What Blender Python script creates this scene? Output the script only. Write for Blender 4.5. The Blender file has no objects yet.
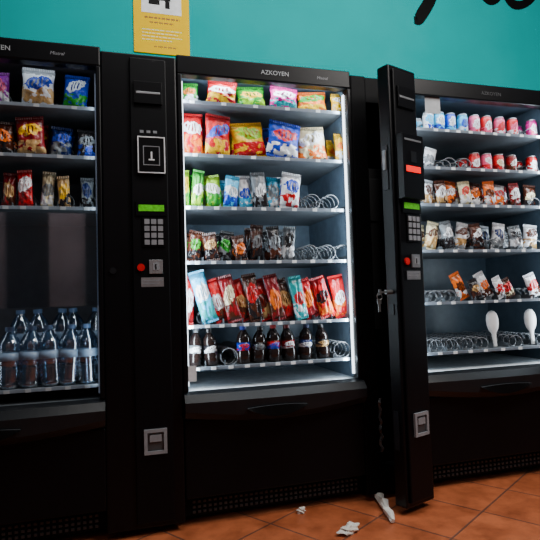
import bpy, bmesh, math, random
from mathutils import Matrix, Vector
random.seed(7)
R=math.radians; PI=math.pi
S=bpy.context.scene; COL=S.collection
# ------------------------------------------------------------------ camera
F=530.0; YAW=16.5; PITCH=3.05; ROLL=-1.8; CAM=Vector((0.045,-2.047,0.86))
ROT=Matrix.Rotation(R(-YAW),3,'Z')@Matrix.Rotation(R(90+PITCH),3,'X')@Matrix.Rotation(R(ROLL),3,'Z')
cd=bpy.data.cameras.new('camera'); cam=bpy.data.objects.new('camera',cd); COL.objects.link(cam)
cam.matrix_world=Matrix.Translation(CAM)@ROT.to_4x4(); cd.sensor_width=36; cd.lens=F/540*36; cd.clip_start=.05
S.camera=cam
def ray(px,py): return ROT@Vector(((px-270)/F,-(py-270)/F,-1))
def at(px,py,Y):
    d=ray(px,py); k=(Y-CAM.y)/d.y; p=CAM+d*k; return p.x,p.z
def on_floor(px,py):
    d=ray(px,py); k=-CAM.z/d.z; p=CAM+d*k; return p.x,p.y
# ------------------------------------------------------------------ materials
def new_mat(n):
    m=bpy.data.materials.new(n); m.use_nodes=True; nt=m.node_tree
    return m,nt,nt.nodes['Principled BSDF']
def mat(n,c,rough=.4,metal=0,noise=.15,scale=30,bump=0,spec=.5,emit=0,scuff=0):
    m,nt,b=new_mat(n)
    tc=nt.nodes.new('ShaderNodeTexCoord'); nz=nt.nodes.new('ShaderNodeTexNoise'); nz.inputs['Scale'].default_value=scale; nz.inputs['Detail'].default_value=4
    nt.links.new(tc.outputs['Object'],nz.inputs['Vector'])
    r=nt.nodes.new('ShaderNodeValToRGB')
    r.color_ramp.elements[0].color=[max(0,x*(1-noise)) for x in c]+[1]; r.color_ramp.elements[1].color=[min(1,x*(1+noise)) for x in c]+[1]
    r.color_ramp.elements[0].position=.3; r.color_ramp.elements[1].position=.7
    if scuff:
        e=r.color_ramp.elements.new(.76); e.color=(scuff,scuff,scuff,1)
        e=r.color_ramp.elements.new(.72); e.color=[min(1,x*(1+noise)) for x in c]+[1]
    nt.links.new(nz.outputs['Fac'],r.inputs['Fac']); nt.links.new(r.outputs['Color'],b.inputs['Base Color'])
    b.inputs['Roughness'].default_value=rough; b.inputs['Metallic'].default_value=metal; b.inputs['Specular IOR Level'].default_value=spec
    if bump:
        bp=nt.nodes.new('ShaderNodeBump'); bp.inputs['Strength'].default_value=bump; bp.inputs['Distance'].default_value=.01
        nt.links.new(nz.outputs['Fac'],bp.inputs['Height']); nt.links.new(bp.outputs['Normal'],b.inputs['Normal'])
    if emit:
        nt.links.new(r.outputs['Color'],b.inputs['Emission Color']); b.inputs['Emission Strength'].default_value=emit
    return m
def glass_mat(n,tint,boost=1.0,rough=.02,add=0.0):
    m,nt,b=new_mat(n); nt.nodes.remove(b); out=nt.nodes['Material Output']
    tr=nt.nodes.new('ShaderNodeBsdfTransparent'); tr.inputs[0].default_value=(*tint,1)
    gl=nt.nodes.new('ShaderNodeBsdfGlossy'); gl.inputs['Roughness'].default_value=rough; gl.inputs['Color'].default_value=(.9,.95,1,1)
    fr=nt.nodes.new('ShaderNodeFresnel'); fr.inputs['IOR'].default_value=1.45
    tc=nt.nodes.new('ShaderNodeTexCoord'); nz=nt.nodes.new('ShaderNodeTexNoise'); nz.inputs['Scale'].default_value=5
    nt.links.new(tc.outputs['Object'],nz.inputs['Vector'])
    mu=nt.nodes.new('ShaderNodeMath'); mu.operation='MULTIPLY_ADD'; mu.inputs[1].default_value=boost
    m2=nt.nodes.new('ShaderNodeMath'); m2.operation='MULTIPLY'; m2.inputs[1].default_value=add
    nt.links.new(nz.outputs['Fac'],m2.inputs[0]); nt.links.new(fr.outputs[0],mu.inputs[0]); nt.links.new(m2.outputs[0],mu.inputs[2])
    mx=nt.nodes.new('ShaderNodeMixShader'); nt.links.new(mu.outputs[0],mx.inputs[0]); nt.links.new(tr.outputs[0],mx.inputs[1]); nt.links.new(gl.outputs[0],mx.inputs[2])
    nt.links.new(mx.outputs[0],out.inputs['Surface']); return m
def pack_mat(c1,c2,c3,style=0):
    m,nt,b=new_mat('printed_film'); N=nt.nodes; L=nt.links
    def mth(op,a,bb=None,c=None):
        n=N.new('ShaderNodeMath'); n.operation=op
        for i,v in enumerate((a,bb,c)):
            if v is None: continue
            if isinstance(v,(int,float)): n.inputs[i].default_value=v
            else: L.new(v,n.inputs[i])
        return n.outputs[0]
    def mixc(f,a,bb):
        n=N.new('ShaderNodeMix'); n.data_type='RGBA'; L.new(f,n.inputs[0])
        for i,v in ((6,a),(7,bb)):
            if isinstance(v,tuple): n.inputs[i].default_value=(*v,1)
            else: L.new(v,n.inputs[i])
        return n.outputs[2]
    tc=N.new('ShaderNodeTexCoord'); sp=N.new('ShaderNodeSeparateXYZ'); L.new(tc.outputs['Generated'],sp.inputs[0])
    u=sp.outputs[0]; v=sp.outputs[2]
    mp=N.new('ShaderNodeMapping'); mp.inputs['Location'].default_value=(random.random()*9,random.random()*9,random.random()*9); mp.inputs['Scale'].default_value=(1,.2,1.4); L.new(tc.outputs['Generated'],mp.inputs[0])
    nz=N.new('ShaderNodeTexNoise'); nz.inputs['Scale'].default_value=3.6; nz.inputs['Detail'].default_value=2; L.new(mp.outputs[0],nz.inputs['Vector'])
    n2=N.new('ShaderNodeTexNoise'); n2.inputs['Scale'].default_value=7; n2.inputs['Detail'].default_value=3; L.new(mp.outputs[0],n2.inputs['Vector'])
    vc=random.uniform(.58,.70) if style==0 else random.uniform(.45,.62); vh=random.uniform(.15,.21) if style==0 else random.uniform(.17,.27)
    sl=random.uniform(-.3,.2)
    e=mth('ADD',mth('POWER',mth('DIVIDE',mth('SUBTRACT',u,.5),random.uniform(.34,.46)),2),mth('POWER',mth('DIVIDE',mth('SUBTRACT',mth('ADD',v,mth('MULTIPLY',u,sl)),vc+sl*.5),vh),2))
    e=mth('ADD',e,mth('MULTIPLY',mth('SUBTRACT',n2.outputs['Fac'],.5),2.2))
    oval=mth('LESS_THAN',e,1)
    low=mth('MULTIPLY',mth('LESS_THAN',v,random.uniform(.35,.5)),mth('GREATER_THAN',nz.outputs['Fac'],.46))
    base=mixc(low,c1,c3)
    top=mth('GREATER_THAN',mth('ADD',v,mth('MULTIPLY',nz.outputs['Fac'],.3)),random.uniform(1.0,1.1))
    base=mixc(top,base,tuple(x*.45 for x in c1))
    c=mixc(oval,base,c2)
    wv=N.new('ShaderNodeTexWave'); wv.inputs['Scale'].default_value=2.4; wv.inputs['Distortion'].default_value=6; L.new(mp.outputs[0],wv.inputs['Vector'])
    tx=mth('MULTIPLY',mth('LESS_THAN',e,.40),mth('GREATER_THAN',wv.outputs['Fac'],.6))
    c=mixc(tx,c,tuple(x*.35 for x in c1))
    L.new(c,b.inputs['Base Color']); b.inputs['Roughness'].default_value=.25
    n3=N.new('ShaderNodeTexNoise'); n3.inputs['Scale'].default_value=75; n3.inputs['Detail'].default_value=2; L.new(tc.outputs['Object'],n3.inputs['Vector'])
    bp=N.new('ShaderNodeBump'); bp.inputs['Strength'].default_value=.8 if style==0 else .7; bp.inputs['Distance'].default_value=.006
    L.new(n3.outputs['Fac'],bp.inputs['Height']); L.new(bp.outputs['Normal'],b.inputs['Normal'])
    return m

BLK=mat('black_plastic',(.0015,.0015,.0023),.36,noise=.2,spec=.2)
BLK2=mat('satin_black_panel',(.0016,.0017,.0026),.45,noise=.25,scale=7,spec=.15,scuff=.018)
BLKM=mat('matt_black_steel',(.0013,.0013,.0018),.6,noise=.3,spec=.1)
GRY=mat('dark_grey_trim',(.008,.009,.011),.38,spec=.25)
SIL=mat('brushed_steel',(.42,.43,.45),.35,metal=.8)
KST=mat('dull_key_steel',(.16,.16,.16),.45,metal=.8)
LGT=mat('grey_enamel',(.11,.125,.14),.4)
LIP=mat('shelf_edge_enamel',(.16,.19,.23),.4)
PALE=mat('pale_enamel',(.75,.82,.88),.45)
WHT=mat('white_print',(.75,.77,.8),.5)
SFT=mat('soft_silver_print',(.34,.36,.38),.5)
TAG=mat('price_tag_card',(.8,.83,.85),.5)
RED=mat('red_plastic',(.55,.004,.004),.35)
REDLED=mat('red_indicator',(.9,.002,.002),.4,emit=1.0,noise=.05)
GRN=mat('green_display',(.08,.5,.006),.4,emit=.2,noise=.25,scale=90)
KEY=mat('grey_key',(.22,.23,.25),.45)
DKG=mat('charcoal_rim',(.04,.042,.046),.45)
VNT=mat('vent_bar',(.014,.015,.017),.5)
COIL=mat('coil_wire',(.15,.16,.175),.33,metal=.25)
LED=mat('led_strip',(.78,.9,1),.5,emit=4,noise=.02)
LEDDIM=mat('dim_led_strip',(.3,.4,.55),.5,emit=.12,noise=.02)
# ------------------------------------------------------------------ mesh helpers
def box(bm,x0,x1,y0,y1,z0,z1,mi=0):
    vs=[bm.verts.new((x,y,z)) for x in (x0,x1) for y in (y0,y1) for z in (z0,z1)]
    for q in ((0,1,3,2),(4,6,7,5),(0,4,5,1),(2,3,7,6),(0,2,6,4),(1,5,7,3)):
        f=bm.faces.new([vs[i] for i in q]); f.material_index=mi
def lathe(bm,prof,n=18,axis='Z',c=(0,0,0),mi=0):
    rings=[]
    for r,z in prof:
        ring=[]
        for k in range(n):
            a=2*PI*k/n
            p=(r*math.cos(a),r*math.sin(a),z)
            if axis=='Y': p=(p[0],p[2],p[1])
            if axis=='X': p=(p[2],p[0],p[1])
            ring.append(bm.verts.new((p[0]+c[0],p[1]+c[1],p[2]+c[2])))
        rings.append(ring)
    for a,b in zip(rings,rings[1:]):
        for k in range(n):
            f=bm.faces.new((a[k],a[(k+1)%n],b[(k+1)%n],b[k])); f.material_index=mi
    for ring in (rings[0],rings[-1]):
        f=bm.faces.new(ring); f.material_index=mi
def tube(bm,pts,r,n=6,mi=0,rough=0):
    rings=[]
    for i,p in enumerate(pts):
        a=Vector(pts[max(0,i-1)]); b=Vector(pts[min(len(pts)-1,i+1)]); t=(b-a).normalized()
        up=Vector((0,0,1)) if abs(t.z)<.9 else Vector((1,0,0))
        s=t.cross(up).normalized(); w=s.cross(t)
        rr=r[i] if isinstance(r,(list,tuple)) else r
        ring=[]
        for k in range(n):
            q=rr*(1+rough*math.sin(k*2.3+i*1.7)*math.cos(k*1.1-i*2.9))
            ring.append(bm.verts.new(Vector(p)+s*q*math.cos(2*PI*k/n)+w*q*math.sin(2*PI*k/n)))
        rings.append(ring)
    for a,b in zip(rings,rings[1:]):
        for k in range(n):
            f=bm.faces.new((a[k],a[(k+1)%n],b[(k+1)%n],b[k])); f.material_index=mi
    for g in (rings[0],rings[-1]):
        try: bm.faces.new(g).material_index=mi
        except Exception: pass
def mk(name,bm,mats,parent=None,loc=None,smooth=False,bevel=0,label=None):
    bmesh.ops.recalc_face_normals(bm,faces=bm.faces)
    me=bpy.data.meshes.new(name); bm.to_mesh(me); bm.free()
    for m in (mats if isinstance(mats,(list,tuple)) else [mats]): me.materials.append(m)
    if smooth:
        for p in me.polygons: p.use_smooth=True
    o=bpy.data.objects.new(name,me); COL.objects.link(o)
    if parent: o.parent=parent
    if loc is not None: o.location=loc
    if bevel:
        md=o.modifiers.new('bevel','BEVEL'); md.width=bevel; md.segments=2; md.limit_method='ANGLE'
    if label: o['label']=label
    return o
def B(name,x0,x1,y0,y1,z0,z1,m,parent=None,bevel=0,label=None):
    bm=bmesh.new(); box(bm,x0,x1,y0,y1,z0,z1); return mk(name,bm,m,parent,bevel=bevel,label=label)
def tag(o,label,cat,group=None):
    o['label']=label; o['category']=cat
    if group: o['group']=group
    return o
def empty(name,loc):
    o=bpy.data.objects.new(name,None); COL.objects.link(o); o.location=loc; o.empty_display_size=.1; return o
def text(name,s,size,m,parent,loc,shear=0,label=None):
    cu=bpy.data.curves.new('txt','FONT'); cu.body=s; cu.size=size; cu.align_x='CENTER'; cu.extrude=.0004; cu.shear=shear
    t=bpy.data.objects.new('txt',cu); COL.objects.link(t)
    dg=bpy.context.evaluated_depsgraph_get(); me=bpy.data.meshes.new_from_object(t.evaluated_get(dg))
    bpy.data.objects.remove(t); me.transform(Matrix.Rotation(R(90),4,'X')); me.name=name
    me.materials.clear(); me.materials.append(m)
    o=bpy.data.objects.new(name,me); COL.objects.link(o); o.parent=parent; o.location=loc
    if label: o['label']=label
    return o
# ------------------------------------------------------------------ room
WALLY=.87
def floor_mat():
    m,nt,b=new_mat('terracotta_tiles'); N=nt.nodes; L=nt.links
    tc=N.new('ShaderNodeTexCoord'); mp=N.new('ShaderNodeMapping'); mp.inputs['Rotation'].default_value=(0,0,R(-32)); mp.inputs['Location'].default_value=(.1,.07,0); L.new(tc.outputs['Object'],mp.inputs[0])
    br=N.new('ShaderNodeTexBrick'); br.offset=0; br.inputs['Scale'].default_value=1.7; br.inputs['Mortar Size'].default_value=.008; br.inputs['Brick Width'].default_value=.5; br.inputs['Row Height'].default_value=.5
    br.inputs['Color1'].default_value=(.56,.155,.06,1); br.inputs['Color2'].default_value=(.47,.125,.048,1); br.inputs['Mortar'].default_value=(.18,.075,.05,1); br.inputs['Mortar Smooth'].default_value=.3
    L.new(mp.outputs[0],br.inputs['Vector'])
    nz=N.new('ShaderNodeTexNoise'); nz.inputs['Scale'].default_value=8; nz.inputs['Detail'].default_value=8; nz.inputs['Roughness'].default_value=.65; L.new(tc.outputs['Object'],nz.inputs['Vector'])
    rp=N.new('ShaderNodeValToRGB'); rp.color_ramp.elements[0].position=.33; rp.color_ramp.elements[0].color=(.52,.48,.46,1); rp.color_ramp.elements[1].position=.62; rp.color_ramp.elements[1].color=(1,1,1,1)
    L.new(nz.outputs['Fac'],rp.inputs['Fac'])
    mx=N.new('ShaderNodeMix'); mx.data_type='RGBA'; mx.blend_type='MULTIPLY'; mx.inputs[0].default_value=1
    L.new(br.outputs['Color'],mx.inputs[6]); L.new(rp.outputs['Color'],mx.inputs[7]); L.new(mx.outputs[2],b.inputs['Base Color'])
    b.inputs['Roughness'].default_value=.32
    bp=N.new('ShaderNodeBump'); bp.inputs['Strength'].default_value=.35; bp.inputs['Distance'].default_value=.004; bp.invert=True
    L.new(br.outputs['Fac'],bp.inputs['Height']); L.new(bp.outputs['Normal'],b.inputs['Normal']); return m
o=B('wall_back',-3,5,WALLY,WALLY+.1,0,3.2,mat('teal_paint',(.0,.37,.37),.8,noise=.05,scale=3,bump=.03,spec=.0)); o['kind']='structure'
o=B('floor',-3,5,-4.2,WALLY,-.05,0,floor_mat()); o['kind']='structure'
o=B('reflection_wall',-3,5,-4.3,-4.2,0,3.2,mat('reflection_wall_rose',(.40,.30,.31),.8,noise=.15,scale=2,spec=.1)); o['kind']='structure'  # unseen wall, added to give the left pane a rose reflection
# doors added on the unseen opposite wall to reflect as dark shapes in glass
for i_,xd in enumerate((-1.05,-.25,.75)):
    o=B('reflection_door_%d'%(i_+1),xd,xd+.42,-4.199,-4.16,0,2.05,mat('reflection_door_dark',(.02,.016,.016),.5),bevel=.004); o['kind']='structure'
# ------------------------------------------------------------------ vending machines
W=1.03; HB=1.753
_coil={}
def coil_mesh(r,length):
    k=(round(r,3),round(length,2))
    if k in _coil: return _coil[k]
    bm=bmesh.new(); pitch=.042; n=int(length/pitch*14)
    tube(bm,[(r*math.sin(2*PI*i/14),length*i/n,r-r*math.cos(2*PI*i/14)+.003) for i in range(n+1)],.0027,4)
    me=bpy.data.meshes.new('spiral_coil'); bm.to_mesh(me); bm.free(); me.materials.append(COIL)
    for p in me.polygons: p.use_smooth=True
    _coil[k]=me; return me
def control_panel(root,loc,rz,z0,z1,variant,xa=0,xb=.283,th=.09):
    bm=bmesh.new(); box(bm,xa,xb,0,th,z0,z1)
    p=mk('control_panel',bm,BLK,root,loc,bevel=.006); p.rotation_euler.z=rz
    B('fascia',.105,.242,-.012,-.0005,z0+.02,z1-.02,BLK2,p,.004)
    bm=bmesh.new(); box(bm,.12,.225,-.022,-.0125,1.615,1.70,0); box(bm,.128,.217,-.0235,-.0221,1.652,1.660,1)
    mk('banknote_slot',bm,[BLK,SIL],p,bevel=.002)
    bm=bmesh.new()
    if variant=='closed':
        box(bm,.13,.232,-.024,-.0125,1.346,1.486,0)
        for a in ((.130,.232,1.482,1.486),(.130,.232,1.346,1.350),(.130,.134,1.350,1.482),(.228,.232,1.350,1.482)): box(bm,a[0],a[1],-.0265,-.0241,a[2],a[3],1)
        for a in ((.150,.212,1.376,1.379),(.150,.153,1.379,1.447),(.209,.212,1.379,1.447),(.150,.212,1.447,1.450)): box(bm,a[0],a[1],-.0258,-.0241,a[2],a[3],2)
        box(bm,.170,.192,-.0258,-.0241,1.395,1.40,1); box(bm,.178,.184,-.0258,-.0241,1.401,1.428,1)
        mk('card_reader',bm,[BLK,WHT,KEY],p,label='square card reader with silver outline')
        for x in (.14,.165,.19):
            bm=bmesh.new(); box(bm,x,x+.014,-.0135,-.0121,1.503,1.513); mk('symbol',bm,KEY,p)
    else:
        box(bm,.108,.236,-.042,-.0125,1.24,1.50,0); box(bm,.120,.222,-.044,-.0421,1.472,1.480,1); box(bm,.124,.212,-.044,-.0421,1.345,1.370,2); box(bm,.155,.188,-.044,-.0421,1.385,1.43,3)
        mk('card_reader',bm,[BLK,SIL,REDLED,GRY],p,bevel=.002,label='black card reader glowing red')
    bm=bmesh.new(); box(bm,.120,.235,-.018,-.0125,1.185,1.24 if variant=='closed' else 1.2385,0); box(bm,.130,.224,-.0195,-.0181,1.202,1.226,1)
    mk('display',bm,[BLK,GRN],p,label='small lit green display')
    bm=bmesh.new(); box(bm,.143,.227,-.017,-.0125,1.068,1.180,0)
    for i in range(3):
        for j in range(4):
            x=.150+i*.025; z=1.075+j*.026; box(bm,x,x+.019,-.021,-.0171,z,z+.019,1)
    mk('keypad',bm,[BLK,KEY],p)
    bm=bmesh.new(); lathe(bm,[(.014,-.020),(.014,-.0125)],16,'Y',(.135,0,.990)); mk('reject_button',bm,RED,p,label='round red button')
    bm=bmesh.new(); box(bm,.165,.215,-.018,-.0125,.966,1.018,0); box(bm,.178,.202,-.0195,-.0181,.978,1.006,1); box(bm,.187,.192,-.0215,-.0196,.982,1.002,2)
    mk('coin_slot',bm,[SIL,KEY,BLK],p,bevel=.001)
    bm=bmesh.new(); box(bm,.135,.218,-.014,-.0125,.917,.952,0); box(bm,.142,.21,-.0146,-.0141,.938,.942,1); box(bm,.142,.195,-.0146,-.0141,.927,.931,1)
    mk('instruction_label',bm,[SIL,KEY],p)
    bm=bmesh.new(); zc=.300
    for a in ((.135,.218,zc,zc+.012),(.135,.218,zc+.079,zc+.091),(.135,.147,zc+.0125,zc+.0785),(.206,.218,zc+.0125,zc+.0785)): box(bm,a[0],a[1],-.022,-.0125,a[2],a[3],0)
    box(bm,.148,.205,-.015,-.0126,zc+.013,zc+.078,1); box(bm,.155,.198,-.020,-.0151,zc+.045,zc+.07,0)
    mk('coin_return',bm,[KEY,DKG],p,label='grey metal framed coin return tray')
    if variant=='closed':
        bm=bmesh.new(); lathe(bm,[(.012,-.008),(.012,-.0005)],16,'Y',(.035,0,.98)); mk('lock',bm,GRY,p)
    return p
def machine(key,x0,label,shelves,cols,liner,led,power,open_door,tray):
    root=empty('vending_machine',(x0,0,0)); tag(root,label,'vending machine','row of black vending machines')
    bm=bmesh.new()
    box(bm,.002,.02,.05,.84,.05,1.82); box(bm,W-.02,W-.002,.10,.84,.05,1.82); box(bm,.0201,W-.0201,.10,.84,1.803,1.82); box(bm,.0201,W-.0201,.10,.84,.05,.07); box(bm,.0201,W-.0201,.82,.84,.0701,1.8029); box(bm,.752,.765,.10,.8199,.0701,1.8029)
    mk('cabinet',bm,BLKM,root)
    for x in (.06,W-.06):
        for y in (.14,.78):
            bm=bmesh.new(); lathe(bm,[(.028,0),(.028,.012),(.014,.014),(.014,.05)],14,c=(x,y,0)); mk('foot',bm,BLKM,root)
    bm=bmesh.new(); zl=.50
    box(bm,.024,.748,.56,.565,zl,1.795); box(bm,.021,.024,.055,.565,zl,1.795); box(bm,.7485,.7515,.055,.565,zl,1.795); box(bm,.0241,.7484,.06,.5599,1.79,1.795)
    mk('interior_liner',bm,liner,root)
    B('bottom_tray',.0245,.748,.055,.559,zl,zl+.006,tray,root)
    B('header',.002,.748,0,.05,HB,1.83,BLK,root,.006)
    B('window_stile',.003,.022,-.002,.05,.512,HB-.0005,BLK,root,.004); B('window_stile',.730,.7475,-.002,.05,.512,HB-.0005,BLK,root,.004)
    bm=bmesh.new(); rows=[]
    for i in range(25):
        u=i/24; s=math.sin(PI*u); d=.03*s; w=.018*s
        rows.append([bm.verts.new((.003+.745*u,y,z)) for y,z in ((.03,.511),(-.02-w*.6,.505),(-.042-w,.478),(-.04-w,.445-d),(-.022-w*.5,.42-d),(-.003,.412-d),(-.003,.45),(.03,.47))])
    for a,b in zip(rows,rows[1:]):
        for k in range(8): bm.faces.new((a[k],a[(k+1)%8],b[(k+1)%8],b[k]))
    bm.faces.new(rows[0]); bm.faces.new(rows[-1])
    mk('window_sill',bm,GRY,root)
    n=20; bm=bmesh.new()
    def lens(y,dz0,dz1,wd,mi):
        pts=[(-1+2*i/n) for i in range(n+1)]
        up=[bm.verts.new((.355+wd*u,y,.444+dz0*(1-u*u))) for u in pts]; dn=[bm.verts.new((.355+wd*u,y-.004,.4435-dz1*(1-u*u)-.0005)) for u in pts]
        for i in range(n): bm.faces.new((up[i],up[i+1],dn[i+1],dn[i])).material_index=mi
        return up,dn
    a1,a2=lens(-.070,.006,.034,.122,0); b1,b2=lens(-.036,.004,.028,.112,0)
    for i in range(n):
        bm.faces.new((a1[i],a1[i+1],b1[i+1],b1[i])).material_index=1; bm.faces.new((a2[i],a2[i+1],b2[i+1],b2[i])).material_index=0
    mk('delivery_flap',bm,[BLKM,DKG],root)
    B('lower_door',.003,.748,0,.05,.112,.408,BLK2,root,.006)
    bm=bmesh.new(); box(bm,.003,.748,.03,.05,.04,.11,0)
    for r_ in range(3):
        for i in range(34):
            x=.03+i*.0205; box(bm,x,x+.011,.024,.0299,.05+r_*.019,.059+r_*.019,1)
    mk('vent_grille',bm,[BLKM,VNT],root)
    for a in ((.7245,.7295,.03,.045,.53,1.735),(.0235,.0285,.03,.045,.53,1.735),(.05,.70,.052,.07,1.778,1.787)): B('light_strip',*a,led,root)
    for si,z in enumerate(shelves):
        bm=bmesh.new(); box(bm,.026,.746,.07,.545,z-.004,z)
        for q in range(10):
            xd=.027+.717*q/9; box(bm,xd-.0006,xd+.0006,.10,.54,z,z+.022)
        sh=mk('shelf',bm,LGT,root)
        B('front_lip',.026,.746,.064,.0695,z-.010,z+.003,LIP,sh,.001)
        for (x,r,y0) in cols[si]:
            if not .04<x<.735: continue
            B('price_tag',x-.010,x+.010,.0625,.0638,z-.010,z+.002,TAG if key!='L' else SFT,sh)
            if y0 is not None:
                c=bpy.data.objects.new('spiral_coil',coil_mesh(r,.50-y0)); COL.objects.link(c); c.parent=root; c.location=(x,y0,z)
    if not open_door: control_panel(root,(.7475,0,0),0,.03,1.815,'closed')
    for (lx,ly) in ((.035,.05),(.716,.05)):
        l=bpy.data.lights.new('led_lamp','AREA'); l.shape='RECTANGLE'; l.size=.02; l.size_y=1.15; l.energy=power; l.color=(.76,.90,1)
        ob=bpy.data.objects.new('led_lamp',l); COL.objects.link(ob); ob.parent=root; ob.location=(lx,ly,1.13)
        d=Vector((.8 if lx<.3 else -.8,.5,0)); zax=-d.normalized(); yax=Vector((0,0,1)); xax=yax.cross(zax)
        ob.rotation_euler=Matrix((xax,yax,zax)).transposed().to_euler()
    l=bpy.data.lights.new('led_lamp','AREA'); l.shape='RECTANGLE'; l.size=.64; l.size_y=.02; l.energy=power*.4; l.color=(.76,.90,1)
    ob=bpy.data.objects.new('led_lamp',l); COL.objects.link(ob); ob.parent=root; ob.location=(.37,.062,1.774); ob.rotation_euler=(R(25),0,0)
    return root
# ---- product tables: (px, width px, height m, kind, colours, description, lean deg)
RD=(.58,.006,.012); YL=(.85,.47,.004); GR=(.02,.28,.02); LM=(.28,.55,.015); BL=(.01,.05,.5); LB=(.05,.48,.8); WH=(.78,.8,.84); MG=(.7,.02,.28); OR=(.82,.15,.01)
BR=(.07,.018,.008); DK=(.014,.012,.014); TN=(.55,.33,.13); PK=(.78,.10,.22); PU=(.25,.015,.3); CR=(.72,.62,.38); TE=(.01,.36,.38); DR=(.24,.006,.01); DB=(.005,.018,.11); GY=(.18,.2,.22)
def e(px): return (px,0,0,'',None,'',0)
T={}
T['M']=dict(ref=262,py=[108,159,210,263,325,366],rear=(1,2,3),rows=[
 [(190,18,.103,'bag',(GR,OR,WH),'green and orange snack bag',0),(221,30,.105,'bag',(RD,WH,YL),'red snack bag with white patch',6),(252,30,.105,'bag',(GR,YL,LM),'green snack bag with yellow patch',-5),(283,29,.105,'bag',(MG,WH,TE),'magenta snack bag with white patch',4),(313,29,.105,'bag',(OR,GR,YL),'orange snack bag with green patch',-3),(338,16,.10,'bag',(YL,WH,TN),'narrow pale yellow snack bag',0)],
 [(193,24,.195,'bag',(RD,WH,OR),'red crisps bag with white patch',0),(218,27,.185,'bag',(RD,BL,YL),'red crisps bag with blue patch',3),(250,36,.155,'bag',(YL,LM,RD),'wide yellow crisps bag',-9),(283,33,.165,'bag',(BL,RD,WH),'blue crisps bag with red patch',9),(313,30,.16,'bag',(CR,WH,OR),'cream crisps bag',-5),(342,15,.14,'bag',(YL,OR,WH),'slim bright yellow bag',0)],
 [(186,11,.17,'bar',(LM,YL,GR),'slim lime green packet',0),(198,13,.165,'bar',(GR,WH,LM),'dark green packet',6),(214,19,.145,'bag',(LM,WH,GR),'lime and white bag',-8),(231,15,.14,'bar',(LB,WH,BL),'pale blue packet',7),(246,16,.15,'bar',(WH,BL,LB),'white and blue packet',-4),(260,15,.16,'bar',(GY,WH,DK),'grey packet',-6),(274,15,.145,'bar',(LB,GY,WH),'blue slim packet',5),(290,21,.16,'bag',(WH,BL,RD),'white and blue bag',7),e(310),e(328),e(342)],
 [(195,16,.13,'bar',(BR,GR,DK),'brown packet with green patch',10),(211,15,.12,'bar',(BR,TN,DK),'brown packet with tan patch',-8),(226,15,.13,'bar',(DK,GR,GY),'black packet with green patch',9),(240,13,.11,'bar',(BR,OR,DK),'brown packet with orange patch',-9),(258,14,.16,'bar',(BR,GY,DK),'dark brown packet with grey patch',3),(275,14,.15,'bar',(DK,GY,BR),'black packet with grey patch',-7),(290,13,.155,'bar',(GY,DK,WH),'grey packet with dark patch',6),e(308),e(325),e(341)],
 [(189,15,.20,'bar',(RD,WH,DR),'red wrapped bar with white patch',7),(205,17,.22,'bar',(LB,WH,TE),'light blue wrapped bar',-15),(219,16,.185,'bar',(RD,WH,BR),'bright red wrapped bar',-17),(231,15,.20,'bar',(DR,CR,BR),'dark red bar with cream patch',-12),(243,15,.18,'bar',(RD,TN,BR),'red wrapped bar with tan patch',-18),(254,15,.205,'bar',(BR,RD,DK),'brown wrapped bar with red patch',-9),(265,14,.18,'bar',(RD,BR,TN),'red wrapped bar with brown patch',-16),(276,15,.20,'bar',(DR,OR,BR),'dark red bar with orange patch',-10),(288,14,.18,'bar',(BR,TN,RD),'brown wrapped bar with tan patch',-17),(299,14,.19,'bar',(TE,RD,WH),'teal wrapped bar with red patch',-10),(311,16,.175,'bar',(RD,OR,DR),'red wrapped bar with orange patch',-20),(324,15,.185,'bar',(RD,DK,OR),'red wrapped bar with black patch',-15),(342,16,.19,'bar',(RD,WH,OR),'scarlet wrapped bar',-10)],
 [(195,14,.15,'bottle',(GY,WH,DK),'dark small bottle with grey label',5),(211,14,.148,'bottle',(DK,WH,DK),'small bottle with black label',-5),e(228),(244,17,.155,'bottle',(BL,RD,DK),'dark drink bottle with blue label',0),(259,14,.145,'bottle',(DK,GY,DK),'dark drink bottle with black label',6),(274,16,.155,'bottle',(RD,BL,DK),'dark bottle with red label',0),(289,14,.15,'bottle',(DR,WH,DK),'dark drink bottle with maroon label',-5),(306,14,.148,'bottle',(DB,WH,DK),'dark drink bottle with navy label',4),(323,14,.145,'bottle',(DK,TN,DK),'dark drink bottle with tan label',-4),e(340)]])
wb='clear front-row water bottle'
T['L']=dict(ref=50,py=[107,157,209,390],rear=(1,),rows=[
 [(0,18,.14,'bag',(PU,PK,WH),'purple snack bag',0),(38,34,.155,'bag',(WH,BL,TN),'white and blue crisps bag',2),(75,27,.15,'bag',(BL,WH,GR),'blue and green snack bag',5)],
 [(3,22,.14,'bag',(BR,OR,DK),'brown snack bag',0),(31,30,.155,'bag',(DR,YL,TN),'dark red crisps bag',-4),(61,23,.13,'bag',(DB,BL,GY),'navy snack bag',3),(87,20,.12,'bag',(DK,GY,BL),'black snack bag',0)],
 [(8,15,.14,'bar',(DR,TN,BR),'maroon wrapped packet',3),(25,16,.15,'bar',(RD,WH,DR),'red wrapped packet',-3),(47,14,.15,'bar',(CR,GY,WH),'cream wrapped packet',4),(64,13,.13,'bar',(TN,YL,DK),'tan wrapped packet',-4),(87,14,.13,'bar',(GY,DB,DK),'grey wrapped packet',0)],
 [(9,19,.225,'water',(LB,WH,WH),wb,1),(30,19,.225,'water',(LB,WH,WH),wb,3),(50,19,.225,'water',(LB,WH,WH),wb,-3),(69,19,.225,'water',(LB,WH,WH),wb,4),(88,19,.225,'water',(LB,WH,WH),wb,-2)]])
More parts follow.
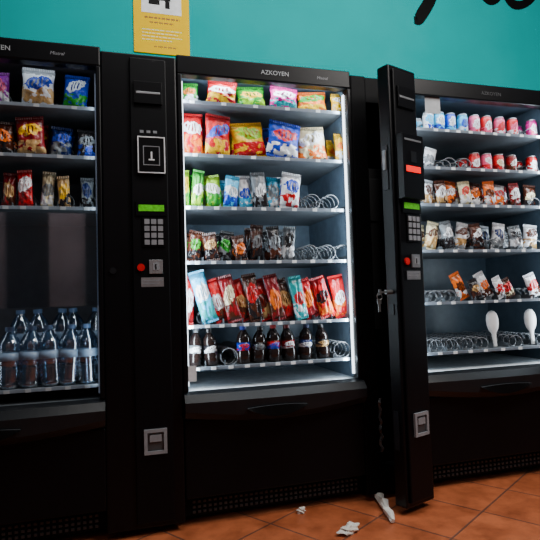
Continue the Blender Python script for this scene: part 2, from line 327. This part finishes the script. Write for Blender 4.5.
T['R']=dict(ref=480,py=[134,171,207,252,303,352],rear=(0,1,2,3),rows=[
 [(429,11,.098,'can',(WH,LB,BL),'white and blue can',0),(440,11,.098,'can',(LB,WH,BL),'light blue can',0),(451,11,.098,'can',(BL,WH,LB),'blue can',0),(463,11,.098,'can',(LB,BL,WH),'sky blue can',0),(475,11,.098,'can',(PK,WH,RD),'pink can',0),(487,11,.098,'can',(RD,WH,PK),'red can',0),(500,11,.098,'can',(PK,RD,WH),'rose pink can',0),(513,11,.098,'can',(RD,PK,WH),'bright red can',0),(532,11,.098,'can',(MG,WH,PK),'magenta can',0)],
 [(431,12,.105,'bar',(WH,GY,GY),'small white packet',14),e(446),e(461),(475,11,.09,'can',(RD,WH,DR),'small red tub',0),(487,11,.09,'can',(PK,WH,RD),'small pink tub',0),(499,11,.09,'can',(RD,CR,DR),'small scarlet tub',0),(512,11,.09,'can',(DR,WH,BR),'small maroon tub',0),(532,11,.09,'can',(RD,WH,WH),'small red tub with white band',0)],
 [(430,12,.125,'bar',(WH,BR,TN),'white wrapped bar',8),(441,12,.12,'bar',(BR,WH,TN),'brown wrapped bar',-7),(453,12,.125,'bar',(OR,WH,BR),'orange wrapped bar',7),(465,12,.12,'bar',(CR,RD,WH),'cream wrapped bar with red patch',-7),(477,12,.12,'bar',(BR,OR,WH),'brown bar with orange patch',7),(489,12,.125,'bar',(OR,BR,WH),'orange bar with brown patch',-6),(501,12,.115,'bar',(WH,RD,OR),'white bar with red patch',7),(514,12,.12,'bar',(DR,WH,BR),'maroon wrapped bar',-6),(532,12,.12,'bar',(BR,CR,DK),'dark brown wrapped bar',4)],
 [(434,12,.14,'bag',(CR,BR,TN),'cream snack packet',14),(448,12,.14,'bag',(GY,WH,DK),'grey snack packet with white patch',-10),(463,12,.135,'bag',(WH,BR,TN),'white packet with brown patch',12),(477,12,.13,'bag',(BR,WH,DK),'brown snack packet',-8),e(489),(500,12,.135,'bag',(WH,DB,GY),'white packet with navy patch',9),(515,12,.12,'bag',(GY,DK,WH),'grey packet with dark patch',-7),(533,13,.13,'bag',(WH,BR,TN),'white packet by the right edge',6)],
 [e(432),e(446),(463,11,.135,'bar',(OR,BR,WH),'orange and brown bar',-24),(475,10,.10,'bar',(DK,TN,BR),'black and tan bar',-18),(488,11,.135,'bar',(WH,OR,BR),'white and orange bar',-24),(499,10,.11,'bar',(WH,RD,BR),'white and red bar',-20),(511,10,.10,'bar',(BR,RD,CR),'brown and red bar',-22),(533,12,.12,'bar',(WH,RD,BR),'pale bar with red patch',-18)],
 [e(433),e(448),e(463),e(478),(495,14,.175,'spoon',(WH,WH,WH),'white spoon-shaped packet',-5),e(512),(533,14,.175,'spoon',(WH,WH,WH),'white spoon-shaped packet',-5)]])
X0={'L':-.738,'M':.292,'R':1.324}; SX={'L':1,'M':1,'R':1.08}
YP=.115
for k,t in T.items():
    t['z']=[at(t['ref'],py-2,.064)[1] for py in t['py']]
    t['cols']=[]
    for row,py,z in zip(t['rows'],t['py'],t['z']):
        c=[]
        for it in row:
            x=(at(it[0],py-15,YP)[0]-X0[k])/SX[k]
            r=.026 if k=='R' else .033
            if len(row)>11: r=.024
            y0=(.072 if it[3]=='' else .15)
            if it[3]=='water': y0=None
            c.append((x,r,y0))
        if k=='L':
            for q in range(3): c.append((.06+.11*q,.03,.09 if row[0][3]!='water' else None))
        if k=='R': c.append((.735-.035,.024,.09))
        t['cols'].append(c)
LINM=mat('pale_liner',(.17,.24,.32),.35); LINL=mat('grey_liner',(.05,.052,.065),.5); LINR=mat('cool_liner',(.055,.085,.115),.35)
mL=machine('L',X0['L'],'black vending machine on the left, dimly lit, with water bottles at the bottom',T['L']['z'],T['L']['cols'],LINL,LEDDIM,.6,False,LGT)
mM=machine('M',X0['M'],'brightly lit middle vending machine with its control panel door ajar',T['M']['z'],T['M']['cols'],LINM,LED,5.4,True,PALE)
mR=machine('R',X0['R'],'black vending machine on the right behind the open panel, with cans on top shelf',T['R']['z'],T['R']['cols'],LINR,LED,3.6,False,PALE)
mR.scale.x=SX['R']
zbt=T['L']['z'][3]
B('bottle_step',.03,.742,.205,.50,zbt+.0005,zbt+.06,LGT,mL)
# middle pane of the left machine's window, between the third shelf and the bottles
B('window_glass',.0225,.7295,.016,.022,at(50,307,.018)[1],at(50,213,.018)[1],glass_mat('window_glass_smoky',(.8,.82,.86),1.2,.04,add=.22),mL)
hx=at(275,74,0)[0]-X0['M']; zt_=1.781
text('lettering','AZKOYEN',.026,SFT,mM,(hx,-.001,zt_),label='small white maker lettering')
text('lettering','Mistral',.018,KEY,mM,(at(322,76,0)[0]-X0['M'],-.001,zt_),shear=.2)
xo=at(10,48,0)[0]-X0['L']
t_=text('lettering','AZKOYEN',.026,SFT,mL,(xo,-.001,zt_)); t_.location.x=xo-max(v.co.x for v in t_.data.vertices)
text('lettering','Mistral',.018,KEY,mL,(at(57,51,0)[0]-X0['L'],-.001,zt_),shear=.2)
text('lettering','AZKOYEN',.022,DKG,mR,(hx,-.001,zt_))
# open control panel door of the middle machine
AL=R(20); fl=Vector((1.087+.030,1.86-2.047,0)); xa=.09
dl=fl-xa*Vector((math.cos(AL),math.sin(AL),0))
pd=control_panel(mM,(dl.x-X0['M'],dl.y,0),AL,.03,1.79,'open',xa,.26,.06)
pd['label']='control panel door swung open on its right edge'
for z in (.12,1.66):
    B('hinge',.225,.25,.0605,.15,z,z+.04,GRY,pd)
for a in ((1.28,1.46),(.78,.82),(.25,.40)):
    B('latch_plate',xa-.005,xa-.0005,.02,.045,a[0],a[1],GRY,pd)
B('latch_handle',xa-.012,xa-.0051,.024,.04,1.36,1.44,KST,pd,.002)
B('bay_stile',.7478,.82,0,.09,.03,1.815,BLKM,mM,.006); B('bay_stile',.985,1.028,.02,.09,.03,1.815,BLKM,mM,.006)
B('bay_rail',.8205,.9845,.01,.09,1.70,1.815,BLKM,mM,.004); B('bay_rail',.8205,.9845,.01,.09,.03,.13,BLKM,mM,.004)
bm=bmesh.new(); tube(bm,[(.823+.004*math.sin(i*1.9),-.002+.003*math.cos(i*2.7),.20+i*.016) for i in range(15)],[.004+.003*abs(math.sin(i*1.3)) for i in range(15)],7,rough=.5); mk('torn_seal',bm,DKG,mM,label='ragged strip of torn seal')
bm=bmesh.new(); box(bm,.83,.98,.16,.32,.70,1.45); box(bm,.85,.96,.15,.1599,1.2,1.4); mk('coin_mechanism',bm,BLKM,mM,bevel=.004)
PM=Matrix.Translation(dl)@Matrix.Rotation(AL,4,'Z')
kr=empty('key_bunch',PM@Vector((xa-.0005,.03,.87))); kr.rotation_euler.z=AL; tag(kr,'small bunch of keys hanging from the edge of the open panel door','keys')
bm=bmesh.new(); lathe(bm,[(.009,-.035),(.009,0)],12,'X'); mk('lock_barrel',bm,KST,kr)
bm=bmesh.new(); box(bm,-.062,-.0355,-.0015,.0015,-.004,.004); box(bm,-.075,-.062,-.0015,.0015,-.011,.011); mk('key',bm,KST,kr)
bm=bmesh.new(); tube(bm,[(-.072+.014*math.cos(a),.001*math.sin(a),-.016+.014*math.sin(a)) for a in [2*PI*i/16 for i in range(17)]],.0013,5); mk('ring',bm,KST,kr)
bm=bmesh.new(); box(bm,-.006,.006,-.0012,.0012,-.05,-.02); box(bm,-.011,.011,-.0012,.0012,-.0199,0); mk('key',bm,KST,kr,(-.072,.003,-.026))
# ------------------------------------------------------------------ products
CLEAR=glass_mat('clear_plastic',(.74,.86,.96),2.2,.1,add=.34)
CLEARL=mat('pale_label_film',(.22,.32,.45),.35)
DARKL=mat('cola_plastic',(.014,.008,.007),.12,noise=.1)
CAPB=mat('slate_blue_cap',(.08,.15,.28),.4)
MILK=mat('white_plastic',(.85,.86,.86),.4,noise=.05)
def pillow(w,h,d,seed):
    rnd=random.Random(seed); bm=bmesh.new(); nu,nv=14,20; g=[]
    ph=[rnd.random()*6 for _ in range(8)]
    for side in (-1,1):
        rows=[]
        for j in range(nv+1):
            v=j/nv; row=[]
            for i in range(nu+1):
                u=-1+2*i/nu
                t=(max(0,1-abs(u)**2.6))**.6*(max(0,math.sin(PI*v))**.45)
                wr=1+.20*math.sin(u*7+ph[0]+v*5)*math.sin(v*9+ph[1])+.13*math.sin(u*12+ph[2]-v*9+ph[4])+.10*math.sin(v*23+u*5+ph[3])
                nar=1-.07*math.sin(PI*v)+.02*math.sin(v*11+ph[5])
                row.append(bm.verts.new((u*w/2*nar,side*(d/2*t*wr+.0006),.010+(h-.020)*v)))
            rows.append(row)
        g.append(rows)
        for a,b in zip(rows,rows[1:]):
            for i in range(nu): bm.faces.new((a[i],a[i+1],b[i+1],b[i]))
    A,Bk=g
    for j in range(nv):
        for i in (0,nu): bm.faces.new((A[j][i],A[j+1][i],Bk[j+1][i],Bk[j][i]))
    for j in (0,nv):
        for i in range(nu): bm.faces.new((A[j][i],A[j][i+1],Bk[j][i+1],Bk[j][i]))
    return bm
def seal(w,z0,z1):
    bm=bmesh.new(); n=int(max(8,w/.004)); r=[]
    for i in range(n+1):
        x=-w/2+w*i/n; y=.0012*(1 if i%2 else -1)
        r.append([bm.verts.new((x,y-.0006,z0)),bm.verts.new((x,y-.0006,z1)),bm.verts.new((x,y+.0006,z1)),bm.verts.new((x,y+.0006,z0))])
    for a,b in zip(r,r[1:]):
        for k in range(4): bm.faces.new((a[k],a[(k+1)%4],b[(k+1)%4],b[k]))
    bm.faces.new(r[0]); bm.faces.new(r[-1]); return bm
_cm={}
def plain(c):
    if c not in _cm: _cm[c]=mat('film_colour',c,.4,noise=.08)
    return _cm[c]
def product(kind,w,h,cs,seed):
    c1,c2,c3=cs
    if kind in('bag','bar'):
        d=.046 if kind=='bag' else .03
        d=min(d,w*.75)
        o=mk('snack_bag' if kind=='bag' else 'snack_bar',pillow(w,h,d,seed),pack_mat(c1,c2,c3,0 if kind=='bag' else 1),smooth=True)
        sm=plain(tuple(x*.8 for x in c1))
        mk('seal',seal(w*.98,h-.0099,h),sm,o); mk('seal',seal(w*.98,0,.0099),sm,o)
        return o,'snack bag' if kind=='bag' else 'snack bar'
    r=w/2
    if kind=='can':
        r=min(r,.026); bm=bmesh.new(); lathe(bm,[(r*.8,0),(r*.95,.003),(r,.008),(r,h-.014),(r*.86,h-.004)],20)
        o=mk('drink_can',bm,pack_mat(c1,c2,c3,1),smooth=True)
        bm=bmesh.new(); lathe(bm,[(r*.87,h-.0039),(r*.87,h),(r*.78,h),(r*.76,h-.003)],20); mk('lid',bm,SIL,o,smooth=True); return o,'can'
    if kind=='bottle':
        r=min(r,.03); bm=bmesh.new(); lathe(bm,[(r*.8,0),(r,.006),(r,h*.30),(r*.93,h*.34),(r*.93,h*.58),(r,h*.62),(r*.85,h*.74),(r*.4,h*.88),(r*.4,h*.90)],18)
        o=mk('drink_bottle',bm,DARKL,smooth=True)
        bm=bmesh.new(); lathe(bm,[(r*.96,h*.35),(r*.96,h*.57)],18); mk('label_band',bm,pack_mat(c1,c2,c2,1),o,smooth=True)
        bm=bmesh.new(); lathe(bm,[(r*.45,h*.901),(r*.45,h)],16); mk('cap',bm,plain(tuple(x*.5 for x in c1)),o); return o,'bottle'
    if kind=='spoon':
        bm=bmesh.new(); r=min(r,.033)
        lathe(bm,[(r*.30,0),(r*.34,h*.02),(r*.32,h*.28),(r*.42,h*.38),(r*.8,h*.48),(r*.98,h*.62),(r,h*.76),(r*.85,h*.89),(r*.5,h*.97),(r*.1,h)],20)
        for v in bm.verts: v.co.y*=.6
        o=mk('spoon_packet',bm,MILK,smooth=True); return o,'packet'
    if kind=='water':
        r=.040; k=h/.23; bm=bmesh.new(); pr=[(r*.85,0),(r,.008)]
        for i in range(6): pr+= [(r,(.02+i*.011)*k),(r*.9,(.0255+i*.011)*k)]
        pr+=[(r,.09*k),(r*.93,.12*k),(r,.155*k),(r*.92,.172*k),(r*.7,.192*k),(r*.38,.208*k),(r*.36,.214*k)]
        lathe(bm,pr,20); o=mk('water_bottle',bm,CLEAR,smooth=True)
        bm=bmesh.new(); lathe(bm,[(r*1.02,.105*k),(r*1.02,.135*k)],20); mk('label_band',bm,CLEARL,o,smooth=True)
        bm=bmesh.new(); lathe(bm,[(r*.42,.2141*k),(r*.42,.23*k)],16); mk('cap',bm,CAPB,o); return o,'bottle'
ORD=['first','second','third','fourth','fifth','sixth','seventh','eighth','ninth','tenth','eleventh','twelfth','thirteenth']
SH={6:['top','second','third','fourth','fifth','bottom'],4:['top','second','third','bottom']}
MN={'L':'left','M':'middle','R':'right'}
def copy_thing(o):
    c=o.copy(); COL.objects.link(c)
    for ch in o.children:
        d=ch.copy(); COL.objects.link(d); d.parent=c
    return c
water=None
for k,t in T.items():
    for si,(row,py,z) in enumerate(zip(t['rows'],t['py'],t['z'])):
        items=[i for i in row if i[3]]
        for n,it in enumerate(items):
            px,wp,h,kind,cs,desc,lean=it
            xa_=at(px-wp/2,py-15,YP)[0]; xb_=at(px+wp/2,py-15,YP)[0]; x=(xa_+xb_)/2; w=(xb_-xa_)*.97
            if kind=='water' and water: o=copy_thing(water); cat='bottle'
            else:
                o,cat=product(kind,w,h,cs,si*31+n*7+ord(k))
                if kind=='water': water=o
            a=R(lean); rb=.034 if kind=='water' else w/2
            lift=abs(math.sin(a))*rb+.0005
            st=(-.012 if n%2 else .012) if kind in('bar','bag') else 0
            o.location=(x-math.sin(a)*h*.4,YP+.008+st,z+lift)
            if kind in('bag','bar'): o.rotation_euler=(R(-3+random.uniform(-3,2)),a,R(random.uniform(-10,10)))
            else: o.rotation_euler=(0,a,0)
            shn=SH[len(t['py'])][si]; grp=f"goods on the {shn} shelf of the {MN[k]} machine"
            if k=='L': pos=ORD[len(items)-1-n]+' from right'
            else: pos=ORD[n]+' from left'
            tag(o,f"{desc}, {pos} on {shn} shelf of {MN[k]} machine",cat,grp)
            if kind=='water':
                b2=copy_thing(water); b2.location=(x+.022,YP+.14,z+.0605+lift); b2.rotation_euler=(0,-a,0)
                tag(b2,f"clear back-row water bottle, {pos} on bottom shelf of left machine",'bottle',grp)
            elif si in t['rear']:
                b2=copy_thing(o); b2.location=(o.location.x+.002,o.location.y+.10,o.location.z); b2.rotation_euler=(o.rotation_euler.x,a*.5,-o.rotation_euler.z)
                tag(b2,f"rear {desc}, {pos} on {shn} shelf of {MN[k]} machine",cat,grp)
# ------------------------------------------------------------------ yellow notice on the wall
YELM=mat('yellow_board',(.88,.56,.0),.7,noise=.03,spec=.0); INK=mat('black_ink',(.004,.004,.004),.5,spec=.1); BRN=mat('brown_ink',(.25,.09,.01),.6); PTX=mat('pale_text_strip',(.8,.72,.4),.6)
xl,zb=at(134,51.5,WALLY-.008); xr,_=at(190,51.5,WALLY-.008); xl2,zt=at(134,-60,WALLY-.008)
sg=empty('notice_board',((xl+xr)/2,WALLY,zb)); tag(sg,'yellow notice sign with white pictogram panel on teal wall above the machines','sign')
hw=(xr-xl)/2; H=zt-zb; pxm=2*hw/56
B('board',-hw,hw,-.008,0,0,H,YELM,sg,.002)
def sgz(py): return (52-py)*pxm
B('pictogram_panel',-hw+8*pxm,hw-8*pxm,-.0095,-.0081,sgz(10),sgz(-48),WHT,sg)
bm=bmesh.new(); box(bm,-.05,.05,-.0105,-.0096,sgz(-4),sgz(-30)); box(bm,-.07,-.01,-.0105,-.0096,sgz(1),sgz(-3.8)); box(bm,.02,.045,-.0105,-.0096,sgz(4),sgz(-3.8)); mk('pictogram',bm,INK,sg)
for (a,b,y,hh,pm) in ((-17,18,14,1.6,BRN),(-12,12,19,1.2,BRN),(-20,20,27,.9,PTX),(-20,16,30.5,.9,PTX),(-20,20,34,.9,PTX),(-20,10,37.5,.9,PTX),(-8,14,44,1,BRN)):
    bm=bmesh.new(); x=a*pxm; rr=random.Random(int(y*7))
    while x<b*pxm:
        L_=rr.uniform(2,5)*pxm; box(bm,x,min(x+L_,b*pxm),-.0088,-.0081,sgz(y+hh),sgz(y)); x+=L_+1.0*pxm
    mk('print_line',bm,pm,sg)
# ------------------------------------------------------------------ black script painted on the wall
wl=empty('wall_lettering',(at(470,0,WALLY)[0],WALLY,at(470,0,WALLY)[1])); tag(wl,'large black brush script lettering on the teal wall, cut off by the frame','lettering')
def stroke(pts):
    bm=bmesh.new(); L_=[];Rr=[]; P=[]
    for i in range(len(pts)-1):
        p0=pts[max(0,i-1)];p1=pts[i];p2=pts[i+1];p3=pts[min(len(pts)-1,i+2)]
        for s in range(8):
            f=s/8; P.append(tuple(.5*((2*p1[j])+(-p0[j]+p2[j])*f+(2*p0[j]-5*p1[j]+4*p2[j]-p3[j])*f*f+(-p0[j]+3*p1[j]-3*p2[j]+p3[j])*f**3) for j in range(3)))
    P.append(pts[-1])
    Q=[Vector((at(a,b,WALLY)[0]-wl.location.x,at(a,b,WALLY)[1]-wl.location.z)) for a,b,_ in P]
    for i,q in enumerate(Q):
        d=(Q[min(len(Q)-1,i+1)]-Q[max(0,i-1)]).normalized(); nrm=Vector((-d.y,d.x)); wd=P[i][2]*.0058/2
        L_.append(q+nrm*wd); Rr.append(q-nrm*wd)
    rows=[[bm.verts.new((p.x,y,p.y)) for p,y in ((a,-.002),(b,-.002),(b,0),(a,0))] for a,b in zip(L_,Rr)]
    for a,b in zip(rows,rows[1:]):
        for k in range(4): bm.faces.new((a[k],a[(k+1)%4],b[(k+1)%4],b[k]))
    bm.faces.new(rows[0]); bm.faces.new(rows[-1])
    mk('letter',bm,INK,wl)
stroke([(439,-24,13),(433,-8,14),(428,4,14),(422,14,14),(418,20,12),(414,20,8)])
stroke([(480,-16,8),(484,-4,10),(490,1,10),(497,-1,8),(503,-10,6)])
stroke([(506,-18,9),(507,-5,12),(513,4,12),(521,5,10),(529,1,9),(535,-6,9),(541,-12,8)])
# ------------------------------------------------------------------ litter
PAP=mat('white_paper',(.72,.68,.62),.7,noise=.1)
def crumple(sx,sy,sz,seed):
    bm=bmesh.new(); bmesh.ops.create_icosphere(bm,subdivisions=3,radius=1); rnd=random.Random(seed)
    ph=[rnd.random()*6 for _ in range(6)]
    for v in bm.verts:
        k=1+.25*math.sin(v.co.x*5+ph[0])*math.sin(v.co.y*4+ph[1])+.18*math.sin(v.co.z*7+ph[2]+v.co.x*6)
        v.co=Vector((v.co.x*sx*k,v.co.y*sy*k,max(-sz*.8,v.co.z*sz*k)))
    zmin=min(v.co.z for v in bm.verts)
    for v in bm.verts: v.co.z-=zmin
    return bm
def litter(px,py,sx,sy,sz,seed,rz,lab):
    x,y=on_floor(px,py); o=mk('paper_scrap',crumple(sx,sy,sz,seed),PAP,loc=(x,y,.0005)); o.rotation_euler.z=rz; tag(o,lab,'litter'); return o
litter(301,513,.018,.014,.012,1,.3,'tiny crumpled white paper scrap below the middle machine')
litter(349,533,.045,.022,.016,2,.5,'crumpled pale wrapper on the tiles at the bottom edge')
pts=[(371,488),(373,492),(376,496),(379,500),(381,505),(384,509),(386,513),(388,517),(391,520),(393,524)]
bm=bmesh.new(); pp=[]; rr=[.008,.014,.011,.018,.013,.019,.012,.018,.014,.008]
for (a,b),r_ in zip(pts,rr):
    x,y=on_floor(a,b); pp.append((x,y,r_*1.15+.0005))
tube(bm,pp,rr,10,rough=.3)
zm=min(v.co.z for v in bm.verts)
for v in bm.verts: v.co.z+=.0005-zm
o=mk('paper_strip',bm,PAP); tag(o,'twisted white paper strip on the floor by the open panel door','litter')
xs0=(at(425,102,.014)[0]-X0['R'])/SX['R']; xs1=(at(440,102,.014)[0]-X0['R'])/SX['R']
B('window_sticker',xs0,xs1,.0145,.0155,HB-.075,HB+.0005,SFT,mR,label='small square white sticker at the window corner')
x,z=at(189,374,.014); o=B('window_sticker',.0225,.055,.0145,.0155,z-.03,z+.03,WHT,mM,label='white paper stuck to the window corner')
# ------------------------------------------------------------------ lights
w=bpy.data.worlds.new('world'); S.world=w; w.use_nodes=True; w.node_tree.nodes['Background'].inputs[0].default_value=(.35,.45,.6,1); w.node_tree.nodes['Background'].inputs[1].default_value=.08
def area(loc,aim,sx,sy,e_,c):
    l=bpy.data.lights.new('overhead_fill','AREA'); l.shape='RECTANGLE'; l.size=sx; l.size_y=sy; l.energy=e_; l.color=c
    ob=bpy.data.objects.new('overhead_fill',l); COL.objects.link(ob); ob.location=loc
    ob.rotation_euler=(Vector(aim)-Vector(loc)).to_track_quat('-Z','Y').to_euler()
area((1.0,-.9,3.1),(1.0,.87,2.0),2.4,.5,50,(1,.99,.96))  # unseen fill light, added to brighten the teal wall
area((2.2,-1.8,2.9),(2.0,-.6,0),.8,.8,58,(1,.95,.9))  # second added fill from out of view, brightens the floor tiles
area((-.4,-3.2,2.9),(-.4,-4.2,1.0),1.2,.3,20,(1,.95,.92))  # added light on the wall behind the camera, so the pane reflects it
